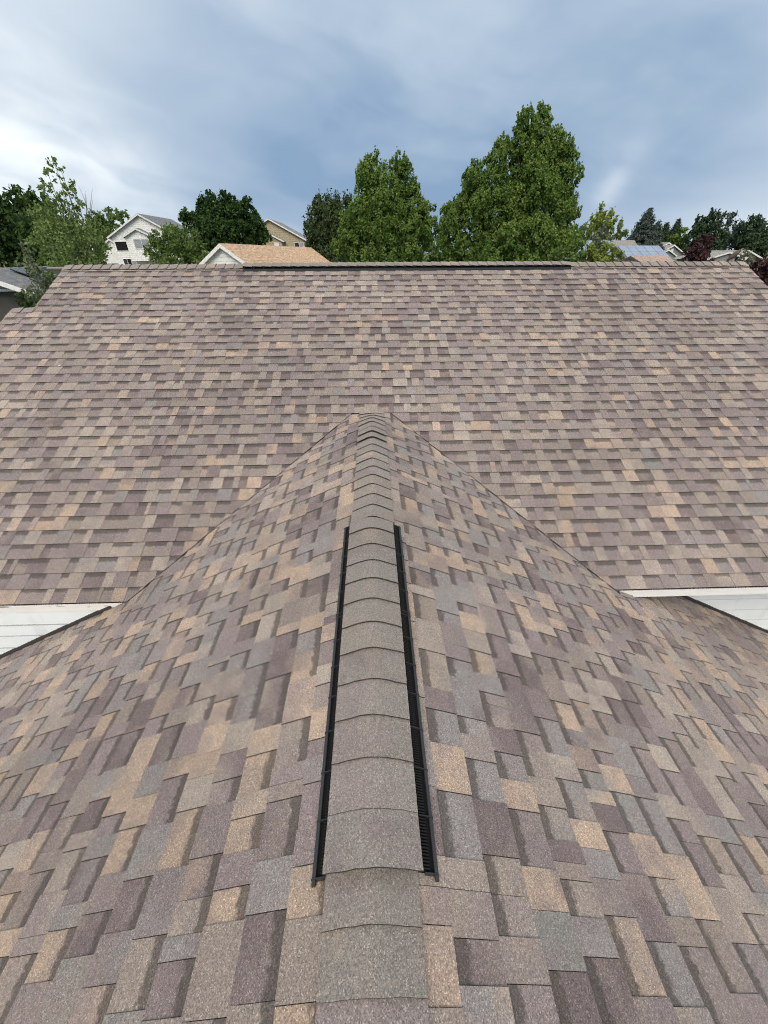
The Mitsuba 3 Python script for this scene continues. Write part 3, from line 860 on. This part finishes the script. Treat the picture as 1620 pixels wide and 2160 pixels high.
# neighbour on the left with dark panels
lh = far_house('panel_house', 'dark walled neighbour house with black solar panels and bright white rake, left edge', (-18.8, 22, H - .54), (4.6, 3.06), (1.7, 1.12), 13, 0.2, ('mat_dark_wall', 'mat_roof_grey', 'mat_white'), oh=1.15)
obj('gable_panel', hexa([(-22.9, 22.84, H - 1.42), (-16.95, 22.84, H - 1.42), (-18.7, 22.84, H - .74), (-18.9, 22.84, H - .74), (-22.9, 22.90, H - 1.42), (-16.95, 22.90, H - 1.42), (-18.7, 22.90, H - .74), (-18.9, 22.90, H - .74)]), 'mat_pale_wall', lh)
obj('trim_board', box(-22.9, -17.0, 22.6, 22.86, H - 1.50, H - 1.40), 'mat_white', lh)
for i in range(4):
    for j in range(2):
        u0, u1 = .45 + j * 1.12, .45 + j * 1.12 + 1.05
        v0_, v1_ = 24.0 + i * 1.75 + j * -.5, 25.68 + i * 1.75 + j * -.5
        P_ = lambda u, v, h: np.array([-18.8 + u, v, H - .54 - u * 1.12 / 3.06 + h])
        obj('solar_panel', hexa([P_(u, v, .13) for u, v in ((u0, v0_), (u1, v0_), (u1, v1_), (u0, v1_))] + [P_(u, v, .08) for u, v in ((u0, v0_), (u1, v0_), (u1, v1_), (u0, v1_))]), 'mat_panel_dark', lh)


# ---------------------------------------------------------------- trees
def leaves(centres, radii, nrm, size, rg, up=.5, slim=.62):
    """leaf faces at 'centres' (n,3): folded rhombs with random normals"""
    n = len(centres)
    d = rg.normal(size=(n, 3)); d[:, 2] = d[:, 2] * .7 + up * .6
    d += nrm * .8
    d /= np.linalg.norm(d, axis=1, keepdims=True)
    a = np.cross(d, rg.normal(size=(n, 3))); a /= np.linalg.norm(a, axis=1, keepdims=True)
    b = np.cross(d, a)
    s = size * rg.uniform(.65, 1.35, (n, 1))
    V = np.stack([centres - a * s, centres + b * s * slim + d * s * .15, centres + a * s, centres - b * s * slim + d * s * .15], 1)
    return V


def plumes(lobes, y, rg, each=9, frac=.40):
    """breaks each lobe of a crown into upright tufts standing on its surface"""
    out = []
    for x, z, r in lobes:
        n = max(4, int(each * min(1.6, r)))
        d = rg.normal(size=(n, 3)); d /= np.linalg.norm(d, axis=1, keepdims=True)
        for v in d:
            rr = frac * r ** .75 * rg.uniform(.75, 1.25)
            k = r - .72 * rr
            out.append((x + v[0] * k, z + v[2] * k, rr, v[1] * k))
    return out


def crown(lobes, y, size, rg, density=11.0, flat=.8, hollow=.35, sharp=1.0, droop=0.0, upward=0.0, clump=22, tufts=None):
    Vs, uvs = [], []
    if tufts:
        lobes = [(x, z, r * .70, 0.0) for x, z, r in lobes] + plumes(lobes, y, rg, *tufts)
    for x, z, r, *yo in lobes:
        yy = y + (yo[0] if yo else rg.uniform(-.5, .5) * r)
        lt = rg.uniform(-.22, .22) if tufts else 0.0
        n = int(density * (r / size) ** 2)
        nc = max(6, n // clump)
        d = rg.normal(size=(nc, 3)); d /= np.linalg.norm(d, axis=1, keepdims=True)
        rad = r * (hollow + (1 - hollow) * rg.uniform(0, 1, (nc, 1)) ** .45)
        c = np.array([x, yy, z]) + d * rad * np.array([1, 1, 1.0])
        cr = np.clip(.26 * r, size * 1.6, size * 4.5)
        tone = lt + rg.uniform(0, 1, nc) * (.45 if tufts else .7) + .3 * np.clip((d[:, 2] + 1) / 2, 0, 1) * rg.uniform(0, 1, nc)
        per = max(4, n // nc)
        off = rg.normal(size=(nc, per, 3)) * cr * .55
        off[..., 2] *= flat
        if upward:
            off[..., 2] += np.abs(rg.normal(size=(nc, per))) * cr * upward * .6
            off[..., :2] *= 1 - .35 * upward
        P = (c[:, None] + off).reshape(-1, 3)
        nr = np.repeat(d, per, 0)
        Vs.append(leaves(P, cr, nr, size, rg))
        uvs.append(np.stack([rg.uniform(0, 1, nc * per), np.repeat(tone, per)], 1))
    V, uv = np.concatenate(Vs), np.concatenate(uvs)
    n = len(V)
    f = np.arange(n)[:, None, None] * 4 + np.array([[0, 1, 2], [0, 2, 3]])
    return trimesh.Trimesh(V.reshape(-1, 3), f.reshape(-1, 3), process=False), np.repeat(uv, 4, 0)


def tree(name, label, catg, y, lobes, size, leaf, seed, group=None, trunk=.16, bark='mat_bark', stems=1, **kw):
    rg = np.random.default_rng(seed)
    t = thing(name, label, catg, group)
    m, uv = crown(lobes, y, size, rg, **kw)
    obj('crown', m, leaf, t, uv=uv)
    L = np.array(lobes)
    bx = np.average(L[:, 0], weights=L[:, 2]); zt = L[:, 1].max(); zl = (L[:, 1] - L[:, 2]).min()
    g0 = float(ground_z(bx, y)) - .2
    base = np.array([bx, y, g0])
    fork = np.array([bx, y, max(g0 + .6, g0 + .45 * (L[:, 1].mean() - g0))])
    parts = [tube([base, base * .4 + fork * .6, fork], [trunk * 1.25, trunk, trunk * .85])]
    for x, z, r in lobes:
        tip = np.array([x, y + rg.uniform(-.2, .2) * r, z + .35 * r])
        mid = fork * .45 + tip * .55 + np.array([(x - bx) * .12, 0, -.12 * (z - fork[2])])
        parts.append(tube([fork, mid, tip], [trunk * .55, trunk * .28, trunk * .06], 5))
    obj('trunk', cat(parts), bark, t, smooth=True)
    return t


tree('maple_tree', 'tall green maple with two pointed crowns, middle of the skyline', 'tree', 36, [(0.26, 12.19, .66), (-.06, 11.17, 1.14), (2.17, 12.26, .72), (2.36, 11.09, 1.21), (1.08, 9.98, 1.99), (3.08, 9.7, 1.25), (-.51, 8.88, 1.61), (-1.62, 7.73, 1.29), (.71, 7.57, 2.38), (3.14, 8.0, 1.57), (.3, 6.0, 2.4), (2.6, 6.0, 2.0)], .078, 'leaf_maple', 1, trunk=.24, upward=1.1, tufts=(9, .42), density=10)
tree('maple_tree', 'tallest green maple with broad uneven crown, right of centre', 'tree', 34, [(10.1, 13.87, .72), (10.97, 13.79, .78), (10.91, 12.94, 1.29), (12.2, 12.72, 1.05), (12.91, 12.14, .75), (9.78, 12.83, .92), (8.58, 12.83, .61), (8.6, 11.9, 1.0), (7.09, 10.86, 1.09), (12.83, 11.18, 1.34), (10.46, 10.94, 1.79), (7.88, 9.8, 1.83), (6.16, 8.97, 1.26), (13.5, 9.8, 1.18), (11.31, 9.14, 2.46), (14.33, 9.4, .6), (5.97, 7.43, 1.16), (9.22, 7.59, 2.26), (12.67, 7.58, 2.26), (14.35, 7.77, 1.09), (8, 5.8, 2.2), (11.5, 5.8, 2.4)], .078, 'leaf_maple', 2, trunk=.28, upward=1.1, tufts=(9, .42), density=10)
tree('slender_tree', 'lower pale green tree in the gap between the two maples', 'tree', 46, [(5.63, 9.67, .81), (6.1, 8.65, 1.18), (6.56, 7.32, 1.39), (6.0, 5.8, 1.6)], .17, 'leaf_mid', 3, upward=.8)
tree('dark_evergreen', 'dark narrow evergreen with upright leaders, left of the two pointed maple', 'tree', 56, [(-5.69, 11.56, .75), (-4.91, 10.8, 1.4), (-5.69, 9.27, 1.87), (-4.36, 9.49, 1.86), (-5.08, 7.44, 2.58), (-2.32, 11.89, .64), (-3.08, 10.71, 1.51), (-4.6, 5.2, 2.6)], .13, 'leaf_ever', 4, upward=1.6, density=14)
tree('dark_maple', 'dark green round tree between the white house and the orange roof', 'tree', 50, [(-13.88, 11.24, 1.04), (-12.3, 10.94, 1.05), (-16.16, 10.57, 1.14), (-18.13, 10.23, .77), (-14.9, 9.84, 2.41), (-12.15, 9.24, 1.75), (-17.55, 8.86, 1.85), (-14.73, 8.45, 2.75), (-11.54, 8.57, 1.18), (-14.5, 6.6, 2.6)], .14, 'leaf_dark', 5, trunk=.25, upward=.9, tufts=(7, .42))
tree('small_tree', 'small mid green tree in front of the white house', 'tree', 42, [(-18.39, 7.9, .74), (-18.88, 7.01, 1.01), (-17.02, 7.97, 1.07), (-15.75, 7.55, 1.33), (-17.29, 6.79, 1.77), (-17.2, 5.4, 1.6)], .115, 'leaf_mid', 6, upward=.6)
tree('garden_shrub', 'light yellow green shrub beside the white gable of the orange roof house', 'shrub', 41, [(-15.0, 6.75, .6), (-14.3, 6.6, .6), (-14.9, 6.0, .8)], .10, 'leaf_mid', 7)
tree('poplar_tree', 'thin pale poplar with sparse open top and grey trunk, far left', 'tree', 30, [(-17.82, 11.32, .27), (-18.37, 10.76, .41), (-17.58, 10.85, .30), (-17.55, 10.13, .53), (-18.42, 9.95, .56), (-18.92, 10.28, .33), (-17.26, 9.47, .45), (-18.3, 9.25, .78), (-18.14, 8.33, 1.0), (-19.19, 8.14, 1.0), (-17.41, 7.9, 1.0), (-17.03, 7.12, .95), (-19.74, 8.8, .86), (-18.73, 7.13, 1.37), (-17.9, 6.2, 1.3)], .085, 'leaf_poplar', 8, trunk=.17, bark='mat_bark_pale', density=4.2, hollow=.05, upward=.7, clump=12)
tree('background_tree', 'bright green tree behind the left end of the white house', 'tree', 95, [(-52.66, 11.93, 2.01), (-49.1, 12.29, 1.82), (-46.79, 12.72, 1.18), (-51.44, 10.44, 2.77), (-49, 8.5, 3)], .3, 'leaf_mid', 9, upward=.5)
tree('forest_tree', 'darkest green tree at the left edge of the photo', 'tree', 46, [(-32.72, 10.8, 1.12), (-31.47, 10.93, .95), (-33.6, 8.95, 1.99), (-32.25, 9.48, 1.67), (-33.57, 7.29, 2.09), (-35.5, 10.4, 1.6), (-36, 8, 2.4), (-33, 5.5, 2.2)], .2, 'leaf_forest', 10, upward=.7)
tree('forest_tree', 'dark green tree between the left edge tree and the poplar', 'tree', 44, [(-28.49, 10.76, .91), (-29.6, 9.64, 1.59), (-29.4, 8.33, 1.71), (-29.52, 6.9, 1.75), (-28.3, 9.3, 1.2), (-29.2, 5.4, 1.8)], .2, 'leaf_forest', 11, upward=.7)
tree('forest_tree', 'shaded green tree filling the space below the poplar crown', 'tree', 40, [(-25.2, 8.3, 1.4), (-23.4, 7.7, 1.3), (-26.4, 7.3, 1.5), (-24.4, 6.6, 1.7), (-23.4, 6.6, 1.0), (-25, 5.2, 1.8)], .18, 'leaf_mid', 12, upward=.5)
tree('feathery_tree', 'feathery grey green young tree beside the panelled neighbour roof', 'tree', 17, [(-12.19, 7.11, .2), (-12.22, 6.68, .38), (-12.17, 6.24, .42), (-11.64, 6.21, .35), (-12.72, 5.82, .32), (-12.09, 5.91, .32), (-11.9, 5.4, .4)], .055, 'leaf_pale', 13, trunk=.035, bark='mat_bark_pale', density=4.5, hollow=.05, upward=1.2, clump=9)
tree('hedge_shrub', 'green shrub tucked behind the left rake of the roof', 'shrub', 19, [(-12.92, 6.4, .35), (-12.52, 6.64, .27), (-12.3, 6.1, .3), (-12.7, 5.7, .4)], .06, 'leaf_mid', 14, trunk=.03)
tree('hedge_shrub', 'dark shrub below the white rake of the neighbour house', 'shrub', 19, [(-14.21, 5.3, .4), (-13.63, 5.36, .36), (-14.53, 5.44, .28), (-13.4, 4.9, .45), (-14.4, 4.8, .45)], .06, 'leaf_ever', 15, trunk=.03)
# right side
tree('yellow_tree', 'airy yellow green tree right of the tallest maple', 'tree', 92, [(44.52, 11.97, 2.18), (42.84, 10.8, 2.01), (47.27, 10.86, 1.83), (44.83, 9.45, 2.59), (48.3, 9.43, 1.48), (45, 7, 2.4)], .28, 'leaf_yellow', 16, density=7, hollow=.15, upward=1.0)
tree('low_shrub', 'light green shrub row first bush, under the tallest maple', 'shrub', 30, [(12.26, 6.85, .55), (13.31, 6.97, .67), (12.8, 6.2, .8)], .10, 'leaf_mid', 17)
tree('low_shrub', 'light yellow green bush in front of the solar panels', 'shrub', 30.6, [(14.47, 6.74, .56), (15.49, 6.99, .68), (16.23, 6.7, .37), (15.2, 6.2, .8)], .10, 'leaf_yellow', 18)
tree('olive_tree', 'grey green thin tree between the two sets of solar panels', 'tree', 40, [(19.73, 7.67, .89), (19.67, 7.06, .9), (18.87, 7.4, .57), (19.9, 8.4, .5)], .13, 'leaf_olive', 19, density=6, hollow=.1)
tree('plum_tree', 'purple leaved plum tree in front of the grey gables', 'tree', 42, [(29.51, 7.31, .77), (30.4, 6.81, .87), (29.28, 6.63, .61), (30.66, 7.66, .68), (29.8, 7.74, .51), (30, 6.0, 1)], .13, 'leaf_plum', 20, density=8, hollow=.1)
tree('plum_tree', 'dark purple leaved tree at the right edge beside the roof rake', 'tree', 13, [(11.26, 6.57, .22), (11.68, 6.21, .34), (11.13, 6.75, .14), (11.54, 6.63, .27), (11.4, 5.9, .4), (12.1, 6.3, .4), (12.2, 6.8, .3)], .055, 'leaf_plum', 21, trunk=.05)
tree('rust_shrub', 'rust brown shrub low beside the right roof rake', 'shrub', 12.4, [(10.95, 5.75, .3), (11.3, 5.6, .35), (10.7, 5.3, .35)], .05, 'leaf_rust', 22, trunk=.03)
tree('open_shrub', 'sparse grey green shrub between the bird and the purple tree', 'shrub', 26, [(21.31, 6.83, .32), (21.68, 6.55, .27), (21.2, 6.3, .4)], .075, 'leaf_olive', 23, density=5, hollow=.1, trunk=.04)
tree('bright_bush', 'bright green tree under the pines', 'tree', 110, [(73.5, 9.9, 1.7), (71.8, 9.4, 1.3), (73, 7.8, 2.0)], .28, 'leaf_maple', 24)


def conifer(name, label, x, y, z_top, z_low, half, leaf, seed, group=None, size=.26, lean=0.0, dense=1.0):
    rg = np.random.default_rng(seed)
    t = thing(name, label, 'tree', group)
    g0 = float(ground_z(x, y)) - .2
    z_low = min(z_low, z_top - 2); hh = z_top - z_low
    zb = g0 + 1.0
    C, D, tone = [], [], []
    z = z_top - .15
    while z > zb:
        f = (z_top - z) / hh
        R = half * min(1.25, f ** .85) + .12
        nb = int(5 + 9 * min(f, 1.2))
        a0 = rg.uniform(0, 6.28)
        for i in range(nb):
            a = a0 + i * 6.283 / nb + rg.uniform(-.25, .25)
            L = R * rg.uniform(.62, 1.12)
            n = max(6, int(dense * 26 * L / size * .55))
            s = rg.uniform(.08, 1, n) ** .75
            wob = rg.normal(size=(n, 3)) * size * np.array([.8, .8, .55])
            p = np.stack([x + np.cos(a) * L * s, y + np.sin(a) * L * s, z - .32 * L * s + .22 * L * s ** 3], 1) + wob
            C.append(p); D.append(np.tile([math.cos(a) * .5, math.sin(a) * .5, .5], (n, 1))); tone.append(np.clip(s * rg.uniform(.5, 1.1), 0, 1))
        z -= rg.uniform(.34, .5) * (size / .26)
    C, D, tone = np.concatenate(C), np.concatenate(D), np.concatenate(tone)
    V = leaves(C, 0, D, size, rg, up=.3, slim=.32)
    n = len(V)
    f = np.arange(n)[:, None, None] * 4 + np.array([[0, 1, 2], [0, 2, 3]])
    uv = np.repeat(np.stack([rg.uniform(0, 1, n), tone], 1), 4, 0)
    obj('crown', trimesh.Trimesh(V.reshape(-1, 3), f.reshape(-1, 3), process=False), leaf, t, uv=uv)
    obj('trunk', tube([(x, y, g0), (x, y, (g0 + z_top) / 2), (x, y, z_top)], [.22, .14, .03]), 'mat_bark', t, smooth=True)


conifer('blue_spruce', 'broad blue grey spruce, tallest pointed conifer on the right', 56.12, 97, 14.2, 7.26, 3.98, 'leaf_spruce', 31)
conifer('blue_spruce', 'short blue grey spruce leaning on the right side of the broad one', 57.9, 95.6, 12.0, 7.26, 2.1, 'leaf_spruce', 32)
conifer('blue_spruce', 'blue grey spruce half hidden at the right edge of the tallest maple', 40.1, 90, 11.0, 7.9, 1.1, 'leaf_spruce', 33)
conifer('small_spruce', 'small dark spruce, left of the pair right of the broad spruce', 68.62, 110, 12.56, 8.03, 1.86, 'leaf_pine', 34)
conifer('small_spruce', 'small dark spruce, right of the pair right of the broad spruce', 72.44, 112, 13.28, 8.51, 1.88, 'leaf_pine', 35)
tree('pine_tree', 'short dark pine at the left of the pine group', 'tree', 104, [(72.02, 11.57, 1.45), (72.54, 9.69, 2.31), (71.6, 12.6, .7), (72.5, 7.6, 2.4)], .27, 'leaf_pine', 36, upward=1.0, density=13)
tree('pine_tree', 'tallest dark pine of the group at the right', 'tree', 102, [(73.59, 12.94, 1.41), (73.73, 11.31, 2.25), (75.56, 9.2, 2.9), (74.6, 13.4, .8), (74.9, 7.2, 2.8)], .27, 'leaf_pine', 37, upward=1.0, density=11)
tree('pine_tree', 'open grey green pine second from the right edge', 'tree', 106, [(80.26, 12.66, 1.27), (80.96, 10.6, 2.35), (83.24, 8.65, 2.81), (79.4, 13.4, .6), (81.8, 7.2, 2.8)], .27, 'leaf_spruce', 38, upward=1.2, density=8)
tree('pine_tree', 'dense dark pine nearest the right edge of the photo', 'tree', 100, [(81.49, 12.01, 1.2), (81.53, 10.38, 2.42), (83.26, 8.29, 3.07), (80.52, 9.14, 1.83), (82.6, 6.8, 3)], .27, 'leaf_pine', 39, upward=1.0, density=14)

# bare twigs by the poplar
tw = []
trg = random.Random(3)
for i in range(5):
    b = np.array([-17.0 + trg.uniform(-.2, .2), 30.2, 9.0]); tip = b + np.array([trg.uniform(.0, .8), trg.uniform(-.2, .2), trg.uniform(.6, 1.5)])
    tw.append(tube([b, (b + tip) / 2 + (.05, 0, .1), tip], [.02, .013, .005], 5))
obj('dead_branch', cat(tw), 'mat_twig', 'poplar_tree', smooth=True)
